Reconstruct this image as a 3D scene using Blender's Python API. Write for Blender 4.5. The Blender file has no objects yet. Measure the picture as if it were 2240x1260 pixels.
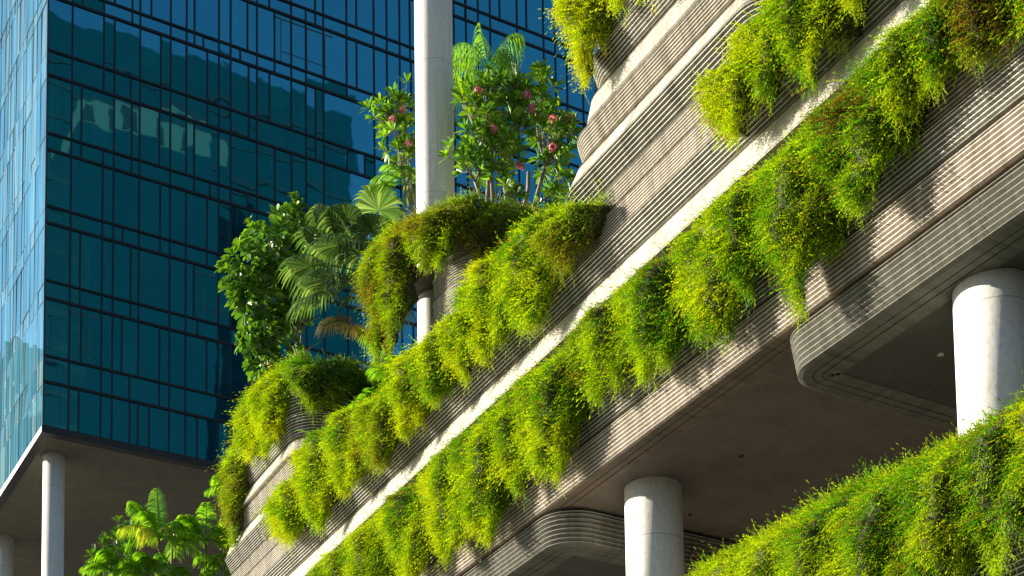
import bpy, math, random
import numpy as np
from mathutils import Vector, Matrix

random.seed(7)
rng = np.random.default_rng(11)
scene = bpy.context.scene
COL = scene.collection

# ------------------------------------------------------------------ camera
PITCH, ROLL, YAW = 0.0952463, -0.0151019, 0.5267927
cam_d = bpy.data.cameras.new("camera")
cam = bpy.data.objects.new("camera", cam_d)
COL.objects.link(cam)
cam_d.sensor_width = 36.0
cam_d.lens = 3620.72 / 2240 * 36
cam_d.shift_y = (2250.63 - 630) / 2240
cam_d.clip_start = 0.1
cam_d.clip_end = 2000
fw = Vector((math.sin(YAW) * math.cos(PITCH), math.cos(YAW) * math.cos(PITCH), math.sin(PITCH)))
rt = Vector((math.cos(YAW), -math.sin(YAW), 0))
up = rt.cross(fw)
c_, s_ = math.cos(ROLL), math.sin(ROLL)
dn = -up
rt2 = rt * c_ - dn * s_
dn2 = rt * s_ + dn * c_
M = Matrix(((rt2.x, -dn2.x, -fw.x, 0), (rt2.y, -dn2.y, -fw.y, 0), (rt2.z, -dn2.z, -fw.z, 0), (0, 0, 0, 1)))
cam.matrix_world = M
scene.camera = cam

# ------------------------------------------------------------------ light
SUN_AZ, SUN_EL = math.radians(-44), math.radians(17)      # azimuth from +Y towards +X
sun_vec = Vector((math.sin(SUN_AZ) * math.cos(SUN_EL), math.cos(SUN_AZ) * math.cos(SUN_EL), math.sin(SUN_EL)))
world = bpy.data.worlds.new("World")
scene.world = world
world.use_nodes = True
nt = world.node_tree
sky = nt.nodes.new("ShaderNodeTexSky")
sky.sky_type = 'NISHITA'
sky.sun_disc = False
sky.sun_elevation = SUN_EL
sky.sun_rotation = SUN_AZ
sky.air_density = 0.75
sky.dust_density = 0.3
sky.ozone_density = 1.0
bg = nt.nodes["Background"]
bg.inputs[1].default_value = 0.05
nt.links.new(sky.outputs[0], bg.inputs[0])
sun_d = bpy.data.lights.new("sun", 'SUN')
sun_d.energy = 5.0
sun_d.angle = math.radians(0.5)
sun_d.color = (1.0, 0.91, 0.76)
sun = bpy.data.objects.new("sun", sun_d)
COL.objects.link(sun)
sun.rotation_euler = sun_vec.to_track_quat('Z', 'Y').to_euler()
sun.location = (-60, 60, 60)
vs = scene.view_settings
vs.view_transform = 'Standard'
vs.look = 'None'
vs.gamma = 1
vs.exposure = 1.38
scene.cycles.max_bounces = 8
scene.cycles.transparent_max_bounces = 4

# ------------------------------------------------------------------ helpers
def mat(name):
    m = bpy.data.materials.new(name)
    m.use_nodes = True
    return m, m.node_tree, m.node_tree.nodes["Principled BSDF"]

def N(nt, typ, **kw):
    n = nt.nodes.new(typ)
    for k, v in kw.items():
        setattr(n, k, v)
    return n

def ramp(nt, stops):
    r = nt.nodes.new("ShaderNodeValToRGB")
    el = r.color_ramp.elements
    while len(el) < len(stops):
        el.new(0.5)
    for e, (p, c) in zip(el, stops):
        e.position = p
        e.color = (c[0], c[1], c[2], 1)
    return r

def mesh_np(name, V, F, colors=None, uv=None, smooth=False):
    V = np.asarray(V, np.float32).reshape(-1, 3)
    F = np.asarray(F, np.int32)
    k = F.shape[1]
    me = bpy.data.meshes.new(name)
    me.vertices.add(len(V))
    me.vertices.foreach_set("co", V.ravel())
    me.loops.add(F.size)
    me.loops.foreach_set("vertex_index", F.ravel())
    me.polygons.add(len(F))
    me.polygons.foreach_set("loop_start", np.arange(0, F.size, k, dtype=np.int32))
    me.polygons.foreach_set("loop_total", np.full(len(F), k, np.int32))
    if smooth:
        me.polygons.foreach_set("use_smooth", np.ones(len(F), bool))
    me.update(calc_edges=True)
    if colors is not None:
        a = me.attributes.new("tint", 'FLOAT_COLOR', 'POINT')
        c = np.ones((len(V), 4), np.float32)
        c[:, :3] = colors
        a.data.foreach_set("color", c.ravel())
    if uv is not None:
        l = me.uv_layers.new(name="UVMap")
        l.data.foreach_set("uv", np.asarray(uv, np.float32)[F.ravel()].ravel())
    return me

def link(name, me, material=None, parent=None):
    o = bpy.data.objects.new(name, me)
    COL.objects.link(o)
    if material is not None:
        for mm in (material if isinstance(material, (list, tuple)) else [material]):
            me.materials.append(mm)
    if parent is not None:
        o.parent = parent
        o.matrix_parent_inverse = Matrix.Translation(-parent.location)
    return o

def empty(name, loc, label, cat, group=None):
    o = bpy.data.objects.new(name, None)
    COL.objects.link(o)
    o.location = loc
    tag(o, label, cat, group)
    return o

def tag(o, label, cat, group=None, kind=None):
    if label: o["label"] = label
    if cat: o["category"] = cat
    if group: o["group"] = group
    if kind: o["kind"] = kind
    return o

class MB:
    """collects quads and triangles of one mesh"""
    def __init__(self):
        self.v, self.f, self.c = [], [], []
    def add(self, verts, faces, col=None):
        b = len(self.v)
        self.v += [tuple(p) for p in verts]
        self.f += [tuple(i + b for i in f) for f in faces]
        self.c += [col or (1, 1, 1)] * len(verts)
    def box(self, x0, x1, y0, y1, z0, z1, col=None):
        self.add([(x0, y0, z0), (x1, y0, z0), (x1, y1, z0), (x0, y1, z0), (x0, y0, z1), (x1, y0, z1), (x1, y1, z1), (x0, y1, z1)],
                 [(0, 3, 2, 1), (4, 5, 6, 7), (0, 1, 5, 4), (1, 2, 6, 5), (2, 3, 7, 6), (3, 0, 4, 7)], col)
    def tube(self, pts, rad, n=8, col=None, cap=True):
        pts = [Vector(p) for p in pts]
        V, F = [], []
        ref = Vector((0.31, 0.17, 0.93))
        for i, p in enumerate(pts):
            d = (pts[min(i + 1, len(pts) - 1)] - pts[max(i - 1, 0)]).normalized()
            a = d.cross(ref)
            if a.length < .1: a = d.cross(Vector((1, 0, 0)))
            a.normalize(); b = d.cross(a)
            for j in range(n):
                t = 2 * math.pi * j / n
                V.append(p + (a * math.cos(t) + b * math.sin(t)) * rad[i])
        for i in range(len(pts) - 1):
            for j in range(n):
                F.append((i * n + j, i * n + (j + 1) % n, (i + 1) * n + (j + 1) % n, (i + 1) * n + j))
        if cap:
            F.append(tuple(range((len(pts) - 1) * n, len(pts) * n)))
        self.add(V, F, col)
    def build(self, name, material, parent=None, smooth=False):
        me = bpy.data.meshes.new(name)
        me.from_pydata(self.v, [], self.f)
        if smooth:
            me.polygons.foreach_set("use_smooth", np.ones(len(me.polygons), bool))
        a = me.attributes.new("tint", 'FLOAT_COLOR', 'POINT')
        c = np.ones((len(self.v), 4), np.float32)
        c[:, :3] = np.array(self.c, np.float32).reshape(-1, 3)
        a.data.foreach_set("color", c.ravel())
        me.update()
        return link(name, me, material, parent)

# ------------------------------------------------------------------ materials
def concrete(name, col, joints=True, rough=0.75, var=0.16, panels=None, rings=False):
    m, t, p = mat(name)
    tc = N(t, "ShaderNodeTexCoord")
    uv = tc.outputs['UV'] if joints else tc.outputs['Object']
    mp = N(t, "ShaderNodeMapping")
    mp.inputs['Scale'].default_value = (1.3, 5.0, 1) if joints else (1, 1, 1)
    t.links.new(uv, mp.inputs[0])
    n1 = N(t, "ShaderNodeTexNoise"); n1.inputs['Scale'].default_value = 1.7; n1.inputs['Detail'].default_value = 8; n1.inputs['Roughness'].default_value = .65
    t.links.new(mp.outputs[0], n1.inputs[0])
    n2 = N(t, "ShaderNodeTexNoise"); n2.inputs['Scale'].default_value = 14; n2.inputs['Detail'].default_value = 5
    t.links.new(tc.outputs['Object'], n2.inputs[0])
    lo = [c * (1 - 1.6 * var) for c in col]; hi = [min(1, c * (1 + var)) for c in col]
    r = ramp(t, [(0.30, lo), (0.52, col), (0.72, hi)])
    t.links.new(n1.outputs[0], r.inputs[0])
    r2 = ramp(t, [(0.30, (.82, .81, .79)), (0.55, (1, 1, 1))])
    t.links.new(n2.outputs[0], r2.inputs[0])
    mx = N(t, "ShaderNodeMix", data_type='RGBA', blend_type='MULTIPLY'); mx.inputs[0].default_value = .7
    t.links.new(r.outputs[0], mx.inputs[6]); t.links.new(r2.outputs[0], mx.inputs[7])
    out = mx.outputs[2]
    if joints:
        # rain streaks and algae: narrow vertical stains that belong to the wall
        ms = N(t, "ShaderNodeMapping"); ms.inputs['Scale'].default_value = (5.5, .55, 1)
        t.links.new(uv, ms.inputs[0])
        ns = N(t, "ShaderNodeTexNoise"); ns.inputs['Scale'].default_value = 1.0; ns.inputs['Detail'].default_value = 7; ns.inputs['Roughness'].default_value = .7
        t.links.new(ms.outputs[0], ns.inputs[0])
        rs = ramp(t, [(.36, (.55, .55, .50)), (.56, (1, 1, 1))])
        t.links.new(ns.outputs[0], rs.inputs[0])
        mw = N(t, "ShaderNodeMix", data_type='RGBA', blend_type='MULTIPLY'); mw.inputs[0].default_value = .8
        t.links.new(out, mw.inputs[6]); t.links.new(rs.outputs[0], mw.inputs[7])
        out = mw.outputs[2]
        # panel joints: a thin dark line every few metres along the wall, staggered from layer to layer, with chips beside it
        sx = N(t, "ShaderNodeSeparateXYZ"); t.links.new(uv, sx.inputs[0])
        lay = N(t, "ShaderNodeMath", operation='MULTIPLY'); lay.inputs[1].default_value = 9.7
        t.links.new(sx.outputs[1], lay.inputs[0])
        fl = N(t, "ShaderNodeMath", operation='FLOOR'); t.links.new(lay.outputs[0], fl.inputs[0])
        sh = N(t, "ShaderNodeMath", operation='PINGPONG'); sh.inputs[1].default_value = 1.37
        t.links.new(fl.outputs[0], sh.inputs[0])
        sm = N(t, "ShaderNodeMath", operation='MULTIPLY_ADD'); sm.inputs[1].default_value = 0.045
        t.links.new(sh.outputs[0], sm.inputs[0]); t.links.new(sx.outputs[0], sm.inputs[2])
        md = N(t, "ShaderNodeMath", operation='PINGPONG'); md.inputs[1].default_value = 1.55
        t.links.new(sm.outputs[0], md.inputs[0])
        lt = N(t, "ShaderNodeMath", operation='LESS_THAN'); lt.inputs[1].default_value = 0.008
        t.links.new(md.outputs[0], lt.inputs[0])
        n3 = N(t, "ShaderNodeTexNoise"); n3.inputs['Scale'].default_value = 22; t.links.new(uv, n3.inputs[0])
        gt = N(t, "ShaderNodeMath", operation='GREATER_THAN'); gt.inputs[1].default_value = .45
        t.links.new(n3.outputs[0], gt.inputs[0])
        ml = N(t, "ShaderNodeMath", operation='MULTIPLY'); t.links.new(lt.outputs[0], ml.inputs[0]); t.links.new(gt.outputs[0], ml.inputs[1])
        mx2 = N(t, "ShaderNodeMix", data_type='RGBA'); t.links.new(ml.outputs[0], mx2.inputs[0])
        t.links.new(out, mx2.inputs[6]); mx2.inputs[7].default_value = (col[0] * .3, col[1] * .3, col[2] * .28, 1)
        out = mx2.outputs[2]
    if panels:      # cast joints of the ceiling
        bt = N(t, "ShaderNodeTexBrick"); bt.offset = .5
        bt.inputs['Color1'].default_value = (1, 1, 1, 1); bt.inputs['Color2'].default_value = (.86, .86, .86, 1); bt.inputs['Mortar'].default_value = (1.14, 1.13, 1.10, 1)
        bt.inputs['Scale'].default_value = 1; bt.inputs['Mortar Size'].default_value = .025; bt.inputs['Mortar Smooth'].default_value = .6
        bt.inputs['Brick Width'].default_value = panels[0]; bt.inputs['Row Height'].default_value = panels[1]
        t.links.new(tc.outputs['Object'], bt.inputs[0])
        mb_ = N(t, "ShaderNodeMix", data_type='RGBA', blend_type='MULTIPLY'); mb_.inputs[0].default_value = 1
        t.links.new(out, mb_.inputs[6]); t.links.new(bt.outputs[0], mb_.inputs[7]); out = mb_.outputs[2]
    if rings:       # casting joints round the columns and faint streaks below them
        sx = N(t, "ShaderNodeSeparateXYZ"); t.links.new(tc.outputs['Object'], sx.inputs[0])
        pp = N(t, "ShaderNodeMath", operation='PINGPONG'); pp.inputs[1].default_value = 1.83
        t.links.new(sx.outputs[2], pp.inputs[0])
        lt = N(t, "ShaderNodeMath", operation='LESS_THAN'); lt.inputs[1].default_value = .008
        t.links.new(pp.outputs[0], lt.inputs[0])
        mr = N(t, "ShaderNodeMix", data_type='RGBA'); t.links.new(lt.outputs[0], mr.inputs[0])
        t.links.new(out, mr.inputs[6]); mr.inputs[7].default_value = (col[0] * .62, col[1] * .6, col[2] * .57, 1)
        mst = N(t, "ShaderNodeMapping"); mst.inputs['Scale'].default_value = (7, 7, .45); t.links.new(tc.outputs['Object'], mst.inputs[0])
        nst = N(t, "ShaderNodeTexNoise"); nst.inputs['Scale'].default_value = 1; nst.inputs['Detail'].default_value = 5; t.links.new(mst.outputs[0], nst.inputs[0])
        rst = ramp(t, [(.30, (.80, .79, .76)), (.50, (1, 1, 1))]); t.links.new(nst.outputs[0], rst.inputs[0])
        mm_ = N(t, "ShaderNodeMix", data_type='RGBA', blend_type='MULTIPLY'); mm_.inputs[0].default_value = .8
        t.links.new(mr.outputs[2], mm_.inputs[6]); t.links.new(rst.outputs[0], mm_.inputs[7]); out = mm_.outputs[2]
    t.links.new(out, p.inputs['Base Color'])
    p.inputs['Roughness'].default_value = rough
    bp = N(t, "ShaderNodeBump"); bp.inputs['Strength'].default_value = .25; bp.inputs['Distance'].default_value = .01
    t.links.new(n2.outputs[0], bp.inputs['Height']); t.links.new(bp.outputs[0], p.inputs['Normal'])
    return m

M_CREAM = concrete("cream_concrete", (.38, .345, .27))
M_SAND = concrete("sand_concrete", (.205, .158, .112))
M_BEIGE = concrete("beige_concrete", (.225, .193, .142))
M_GREY = concrete("grey_green_concrete", (.135, .133, .108))
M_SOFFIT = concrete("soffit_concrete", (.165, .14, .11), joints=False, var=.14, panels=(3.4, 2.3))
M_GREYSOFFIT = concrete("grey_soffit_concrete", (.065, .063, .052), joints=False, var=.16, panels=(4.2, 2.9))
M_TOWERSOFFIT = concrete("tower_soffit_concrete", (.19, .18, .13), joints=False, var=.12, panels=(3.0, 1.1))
M_COLUMN = concrete("painted_column_concrete", (.80, .79, .74), joints=False, var=.02, rough=.6, rings=True)
M_DARK = concrete("recess_concrete", (.20, .19, .16), joints=False)
M_GROUND = concrete("pavement_concrete", (.13, .125, .115), joints=False)
M_SHADELIP = concrete("shaded_fin_edge_concrete", (.33, .315, .265), var=.08)  # dimmer lip for the dropped slabs, their shade put into the colour
M_SUNLIP = concrete("sunlit_fin_edge_concrete", (.84, .81, .73), var=.06)  # paler than the faces: the sunlit fin edges are put into the colour

def foliage(name, transl=.4, gloss=.06, rough=.45, tboost=(1.25, 1.15, .5)):
    m, t, p = mat(name)
    out = t.nodes["Material Output"]
    a = N(t, "ShaderNodeAttribute", attribute_name="tint")
    d = N(t, "ShaderNodeBsdfDiffuse"); t.links.new(a.outputs['Color'], d.inputs[0])
    tr = N(t, "ShaderNodeBsdfTranslucent")
    mu = N(t, "ShaderNodeMix", data_type='RGBA', blend_type='MULTIPLY'); mu.inputs[0].default_value = 1
    mu.inputs[7].default_value = (*tboost, 1)
    t.links.new(a.outputs['Color'], mu.inputs[6]); t.links.new(mu.outputs[2], tr.inputs[0])
    m1 = N(t, "ShaderNodeMixShader"); m1.inputs[0].default_value = transl
    t.links.new(d.outputs[0], m1.inputs[1]); t.links.new(tr.outputs[0], m1.inputs[2])
    g = N(t, "ShaderNodeBsdfGlossy"); g.inputs['Roughness'].default_value = rough
    m2 = N(t, "ShaderNodeMixShader"); m2.inputs[0].default_value = gloss
    t.links.new(m1.outputs[0], m2.inputs[1]); t.links.new(g.outputs[0], m2.inputs[2])
    t.links.new(m2.outputs[0], out.inputs[0])
    t.nodes.remove(p)
    return m

M_VINE = foliage("trailing_foliage", .42, .012, .5, (1.35, 1.25, .3))
M_LEAF = foliage("glossy_leaf", .34, .06, .42, (1.3, 1.25, .4))
M_PALM = foliage("palm_leaf", .58, .07, .35, (1.3, 1.2, .4))
M_PETAL = foliage("pink_petal", .35, .03, .5, (1.2, 1, 1))

def bark(name, col):
    m, t, p = mat(name)
    tc = N(t, "ShaderNodeTexCoord"); n = N(t, "ShaderNodeTexNoise"); n.inputs['Scale'].default_value = 9; n.inputs['Detail'].default_value = 6
    mp = N(t, "ShaderNodeMapping"); mp.inputs['Scale'].default_value = (1, 1, .35)
    t.links.new(tc.outputs['Object'], mp.inputs[0]); t.links.new(mp.outputs[0], n.inputs[0])
    r = ramp(t, [(.3, [c * .45 for c in col]), (.65, col)])
    t.links.new(n.outputs[0], r.inputs[0]); t.links.new(r.outputs[0], p.inputs['Base Color'])
    p.inputs['Roughness'].default_value = .85
    b = N(t, "ShaderNodeBump"); b.inputs['Strength'].default_value = .5; b.inputs['Distance'].default_value = .02
    t.links.new(n.outputs[0], b.inputs['Height']); t.links.new(b.outputs[0], p.inputs['Normal'])
    return m
M_BARK = bark("grey_brown_bark", (.30, .24, .17))
M_REDBARK = bark("red_brown_palm_bark", (.26, .12, .06))
M_DARKCORE = bark("dark_core_shade", (.040, .042, .014))  # inner shade of the clumps as a dark colour

def glass(name, tint, refl=.22, ior=1.5):
    m, t, p = mat(name)
    out = t.nodes["Material Output"]
    a = N(t, "ShaderNodeAttribute", attribute_name="tint")
    tc = N(t, "ShaderNodeTexCoord")
    mp = N(t, "ShaderNodeMapping"); mp.inputs['Scale'].default_value = (3.2, 3.2, .10)
    t.links.new(tc.outputs['Object'], mp.inputs[0])
    n = N(t, "ShaderNodeTexNoise"); n.inputs['Scale'].default_value = 1.6; n.inputs['Detail'].default_value = 4
    t.links.new(mp.outputs[0], n.inputs[0])
    r = ramp(t, [(.36, (.45, .45, .45)), (.62, (1.25, 1.25, 1.25))])      # folds of the curtains behind the panes
    t.links.new(n.outputs[0], r.inputs[0])
    mu = N(t, "ShaderNodeMix", data_type='RGBA', blend_type='MULTIPLY'); mu.inputs[0].default_value = 1
    t.links.new(a.outputs['Color'], mu.inputs[6]); t.links.new(r.outputs[0], mu.inputs[7])
    d = N(t, "ShaderNodeBsdfDiffuse"); t.links.new(mu.outputs[2], d.inputs[0])
    g = N(t, "ShaderNodeBsdfGlossy"); g.inputs['Roughness'].default_value = .015; g.inputs[0].default_value = (*tint, 1)
    nb = N(t, "ShaderNodeTexNoise"); nb.inputs['Scale'].default_value = .5; nb.inputs['Detail'].default_value = 2
    t.links.new(tc.outputs['Object'], nb.inputs[0])
    b = N(t, "ShaderNodeBump"); b.inputs['Strength'].default_value = .07; b.inputs['Distance'].default_value = .05
    t.links.new(nb.outputs[0], b.inputs['Height']); t.links.new(b.outputs[0], g.inputs['Normal'])
    fr = N(t, "ShaderNodeFresnel"); fr.inputs[0].default_value = ior
    ad = N(t, "ShaderNodeMath", operation='ADD'); ad.inputs[1].default_value = refl; ad.use_clamp = True
    t.links.new(fr.outputs[0], ad.inputs[0])
    mx = N(t, "ShaderNodeMixShader"); t.links.new(ad.outputs[0], mx.inputs[0])
    t.links.new(d.outputs[0], mx.inputs[1]); t.links.new(g.outputs[0], mx.inputs[2])
    t.links.new(mx.outputs[0], out.inputs[0])
    t.nodes.remove(p)
    return m
M_SKYGLASS = glass("sky_painted_glass", (.58, .92, 1.0), .45, 1.5)
M_GLASS = glass("blue_coated_glass", (.13, .80, 1.0), .55, 1.55)

def plain(name, col, rough=.5, metal=0.0):
    m, t, p = mat(name)
    tc = N(t, "ShaderNodeTexCoord"); n = N(t, "ShaderNodeTexNoise"); n.inputs['Scale'].default_value = 3; n.inputs['Detail'].default_value = 4
    t.links.new(tc.outputs['Object'], n.inputs[0])
    r = ramp(t, [(.3, [c * .8 for c in col]), (.7, col)])
    t.links.new(n.outputs[0], r.inputs[0]); t.links.new(r.outputs[0], p.inputs['Base Color'])
    p.inputs['Roughness'].default_value = rough; p.inputs['Metallic'].default_value = metal
    return m
M_MULLION = plain("dark_mullion_metal", (.012, .018, .022), .4)
M_PALEMULLION = plain("side_mullion_metal", (.05, .09, .13), .95)
M_TRIM = plain("dark_edge_trim", (.022, .024, .026), .5)
M_LAMPRIM = plain("dark_lamp_recess", (.02, .02, .02), .5)
M_LAMPPALE = plain("pale_lamp_cover", (.55, .52, .45), .5)

# ------------------------------------------------------------------ setting
g = MB(); g.add([(-900, -900, -1.6), (900, -900, -1.6), (900, 1500, -1.6), (-900, 1500, -1.6)], [(0, 1, 2, 3)])
tag(g.build("ground", M_GROUND), None, None, kind="structure")

# ------------------------------------------------------------------ swept walls
def round_path(pts, r, seg=10, step=1.2):
    """plan polyline with rounded corners -> [(x, y, nx, ny, s)], outward normal = right-hand (dy, -dx)"""
    P = [Vector((a, b)) for a, b in pts]
    out = []
    def straight(a, b, d):
        n = max(1, int((b - a).length / step))
        for i in range(n + 1):
            q = a.lerp(b, i / n)
            out.append((q.x, q.y, d.y, -d.x))
    a = P[0]
    for i in range(1, len(P)):
        d = (P[i] - P[i - 1]).normalized()
        if i < len(P) - 1:
            d2 = (P[i + 1] - P[i]).normalized()
            e = P[i] - d * r
            straight(a, e, d)
            c = e + (P[i + 1] - P[i]).normalized() * r
            turn = d.x * d2.y - d.y * d2.x
            for k in range(1, seg):
                u = k / seg * math.pi / 2
                dd = d * math.cos(u) + d2 * math.sin(u)
                q = c + (-d2 * math.cos(u) + d * math.sin(u)) * r
                out.append((q.x, q.y, dd.y, -dd.x))
            a = P[i] + d2 * r
        else:
            straight(a, P[i], d)
    res, s = [], 0
    for i, q in enumerate(out):
        if i: s += math.hypot(q[0] - out[i - 1][0], q[1] - out[i - 1][1])
        res.append((*q, s))
    return res

def sweep(name, prof, path, material, parent, seed=0.0, lipm=None):
    """prof: [(offset outward, z)]; every profile face keeps its own vertices so that the edges stay crisp"""
    V, F, UV, MI = [], [], [], []
    path = np.array(path)
    n = len(path)
    prof = [(q[0], q[1], q[2] if len(q) > 2 else 0) for q in prof]
    for (o0, z0, k0), (o1, z1, k1) in zip(prof[:-1], prof[1:]):
        MI += [k0] * (n - 1)
        b = len(V) and sum(len(v) for v in V)
        a0 = np.c_[path[:, 0] + path[:, 2] * o0, path[:, 1] + path[:, 3] * o0, np.full(n, z0)]
        a1 = np.c_[path[:, 0] + path[:, 2] * o1, path[:, 1] + path[:, 3] * o1, np.full(n, z1)]
        V += [a0, a1]
        UV += [np.c_[path[:, 4] + seed, np.full(n, z0 + 0.002)], np.c_[path[:, 4] + seed, np.full(n, z1 - 0.002 + (abs(o1 - o0) > abs(z1 - z0)) * .004)]]
        i = np.arange(n - 1)
        F.append(np.c_[b + i, b + i + 1, b + n + i + 1, b + n + i])
    me = mesh_np(name, np.concatenate(V), np.concatenate(F), uv=np.concatenate(UV), smooth=False)
    me.polygons.foreach_set("material_index", np.array(MI, np.int32))
    return link(name, me, [material, lipm or M_SUNLIP], parent)

def fins(z0, z1, n, o0, tilt, depth, lip=.024):
    """lapped fins: each face leans out going up, then a bright lip folds back; the first and last pair stand close"""
    hs = np.ones(n); hs[0] = .55
    if n > 4: hs[-1] = .6
    hs = hs / hs.sum() * (z1 - z0)
    prof, z = [], z0
    for k in range(n):
        f0 = o0 + tilt * (z - z0) / (z1 - z0)
        f1 = o0 + tilt * (z + hs[k] - z0) / (z1 - z0)
        l = min(lip, hs[k] * .42)
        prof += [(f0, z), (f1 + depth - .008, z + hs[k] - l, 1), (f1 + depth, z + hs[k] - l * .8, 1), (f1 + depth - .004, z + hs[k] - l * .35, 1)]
        z += hs[k]
    prof.append((o0 + tilt, z1))
    return prof

def drip(z, o):
    """underside with two drip grooves, running inwards from the wall foot"""
    return [(o - .52, z), (o - .30, z), (o - .30, z + .03), (o - .275, z + .03), (o - .275, z), (o - .16, z), (o - .16, z + .025), (o - .14, z + .025), (o - .14, z), (o, z)]

def groove(z, o, h=.045, d=.10):
    return [(o, z), (o - d, z + .004), (o - d, z + h), (o + .01, z + h + .004)]

FX = 14.78          # the main face of the podium
podium = empty("planted_podium_building", (FX, 25, -1.6), "pale concrete podium building of ribbed contour bands overgrown with hanging greenery", "building")

def band(z0, z1, n, path, material, o0=0., tilt=0., depth=.04, bottom=None, seed=0., name="facade_band", lipm=None):
    prof = []
    if bottom == 'drip': prof += drip(z0, o0)[:-1]
    elif bottom == 'flat': prof += [(o0 - .55, z0)]
    else: prof += [(min(o0, 0) - .30, z0 - .003)]
    prof += fins(z0, z1 - .05, round(n * 1.5), o0, tilt, depth * .8 + .016)
    prof += groove(z1 - .05, o0 + tilt)[1:]
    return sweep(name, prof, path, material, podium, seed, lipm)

def slab(name, poly, z, material, parent, down=True):
    m = MB()
    f = tuple(range(len(poly)))
    m.add([(x, y, z) for x, y in poly], [f if not down else f[::-1]])
    return m.build(name, material, parent)

Y_N, Y_F, X_I = 4.0, 41.4, 27.0
straightF = round_path([(FX, Y_F), (FX, Y_N)], .5)
# lower deck (its planter carries the front hedge)
for i, (a, b, mm, tl, dp) in enumerate([(5.0, 5.7, M_GREY, .1, .05), (5.7, 6.35, M_SAND, 0, .045), (6.35, 6.95, M_BEIGE, -.06, .04), (6.95, 7.6, M_GREY, .08, .055), (7.6, 8.5, M_SAND, .05, .045)]):
    band(a, b, 6 if i < 4 else 8, straightF, mm, -.12, tl, dp, 'drip' if i == 0 else None, seed=i * 1.1)
d = MB(); d.box(FX + .2, X_I, Y_N, Y_F - .1, 7.9, 8.35); d.build("deck_slab", M_DARK, podium)
d = MB(); d.box(X_I, X_I + .4, Y_N, Y_F - .1, -1.6, 22.0); d.build("back_wall", M_DARK, podium)

# dropped slabs under the first planter band
sl2 = round_path([(X_I - 1, 17.6), (FX - .02, 17.6), (FX - .02, Y_N)], .62, 16)
sl3 = round_path([(FX - .02, Y_F), (FX - .02, 23.72), (X_I - 1, 23.72)], .75, 16)
band(11.34, 11.96, 5, sl2, M_GREY, -.16, .10, .06, 'drip', 0.4, lipm=M_SHADELIP)
band(11.34, 11.96, 5, sl3, M_GREY, -.16, .10, .06, 'drip', 2.0, lipm=M_SHADELIP)
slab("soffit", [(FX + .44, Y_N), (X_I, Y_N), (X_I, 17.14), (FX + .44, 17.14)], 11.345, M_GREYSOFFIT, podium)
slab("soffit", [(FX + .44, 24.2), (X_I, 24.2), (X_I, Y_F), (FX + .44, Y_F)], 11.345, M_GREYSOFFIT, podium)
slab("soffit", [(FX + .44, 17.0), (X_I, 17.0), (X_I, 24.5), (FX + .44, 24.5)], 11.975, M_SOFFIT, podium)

# first planter band
band(11.98, 12.62, 6, straightF, M_SAND, 0, .03, .036, 'drip', .9)
band(12.62, 13.14, 5, straightF, M_GREY, .02, .08, .045, None, 1.7)
band(13.14, 13.72, 6, straightF, M_SAND, .06, .05, .04, None, 2.6)
band(13.72, 14.30, 5, straightF, M_GREY, .05, .1, .05, None, .2)
d = MB(); d.box(FX + .12, 15.7, Y_N, Y_F - .1, 13.9, 14.25); d.build("planter_trough", M_DARK, podium)
d = MB(); d.box(15.7, 15.95, Y_N, Y_F - .1, 14.2, 14.8); d.build("planter_back_wall", M_BEIGE, podium)

# band B with the bright ledge
band(14.62, 15.25, 7, straightF, M_CREAM, .20, -.22, .012, 'flat', 1.3)
band(15.25, 15.73, 5, straightF, M_GREY, -.10, .20, .06, None, 2.2)
band(15.73, 16.22, 6, straightF, M_SAND, .06, .02, .03, None, .7)
band(16.22, 16.64, 5, straightF, M_BEIGE, .02, .06, .036, None, 1.9)
d = MB(); d.box(FX + .2, X_I, Y_N, Y_F - .1, 16.2, 16.5); d.build("deck_slab", M_DARK, podium)
d = MB(); d.box(FX + .6, 15.0 + .9, Y_N, Y_F - .1, 14.63, 14.67); d.build("ledge_underside", M_BEIGE, podium)

# block C: the tall bare stack in the middle, its far corner stepping back layer by layer
layersC = [(16.64, 17.12, 5, M_GREY, .0, .24, .06, 23.18), (17.12, 17.58, 6, M_CREAM, .24, -.18, .014, 23.2), (17.58, 18.06, 6, M_BEIGE, .02, .12, .04, 22.95),
           (18.06, 18.58, 6, M_CREAM, .16, -.10, .022, 22.65), (18.58, 19.10, 5, M_GREY, .02, .16, .055, 22.33), (19.10, 19.62, 6, M_GREY, .10, .10, .05, 22.15),
           (19.62, 20.2, 6, M_GREY, .12, .08, .05, 22.2)]
for i, (a, b, n, mm, o0, tl, dp, yf) in enumerate(layersC):
    band(a, b, n, round_path([(X_I, yf), (FX, yf), (FX, 17.35), (X_I, 17.35)], .55 if i < 6 else .5, 12), mm, o0, tl, dp, None, i * 1.27)
d = MB(); d.box(FX + .3, X_I, 17.7, 21.6, 16.5, 20.1); d.build("block_core", M_DARK, podium)
slab("block_roof", [(FX + .1, 17.4), (X_I, 17.4), (X_I, 21.9), (FX + .1, 21.9)], 20.15, M_DARK, podium, False)
# recess wall to the right of block C
band(16.64, 19.8, 26, round_path([(FX + 2.2, 17.3), (FX + 2.2, Y_N)], .4), M_GREY, 0, 0, .04, None, 1.0)

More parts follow.
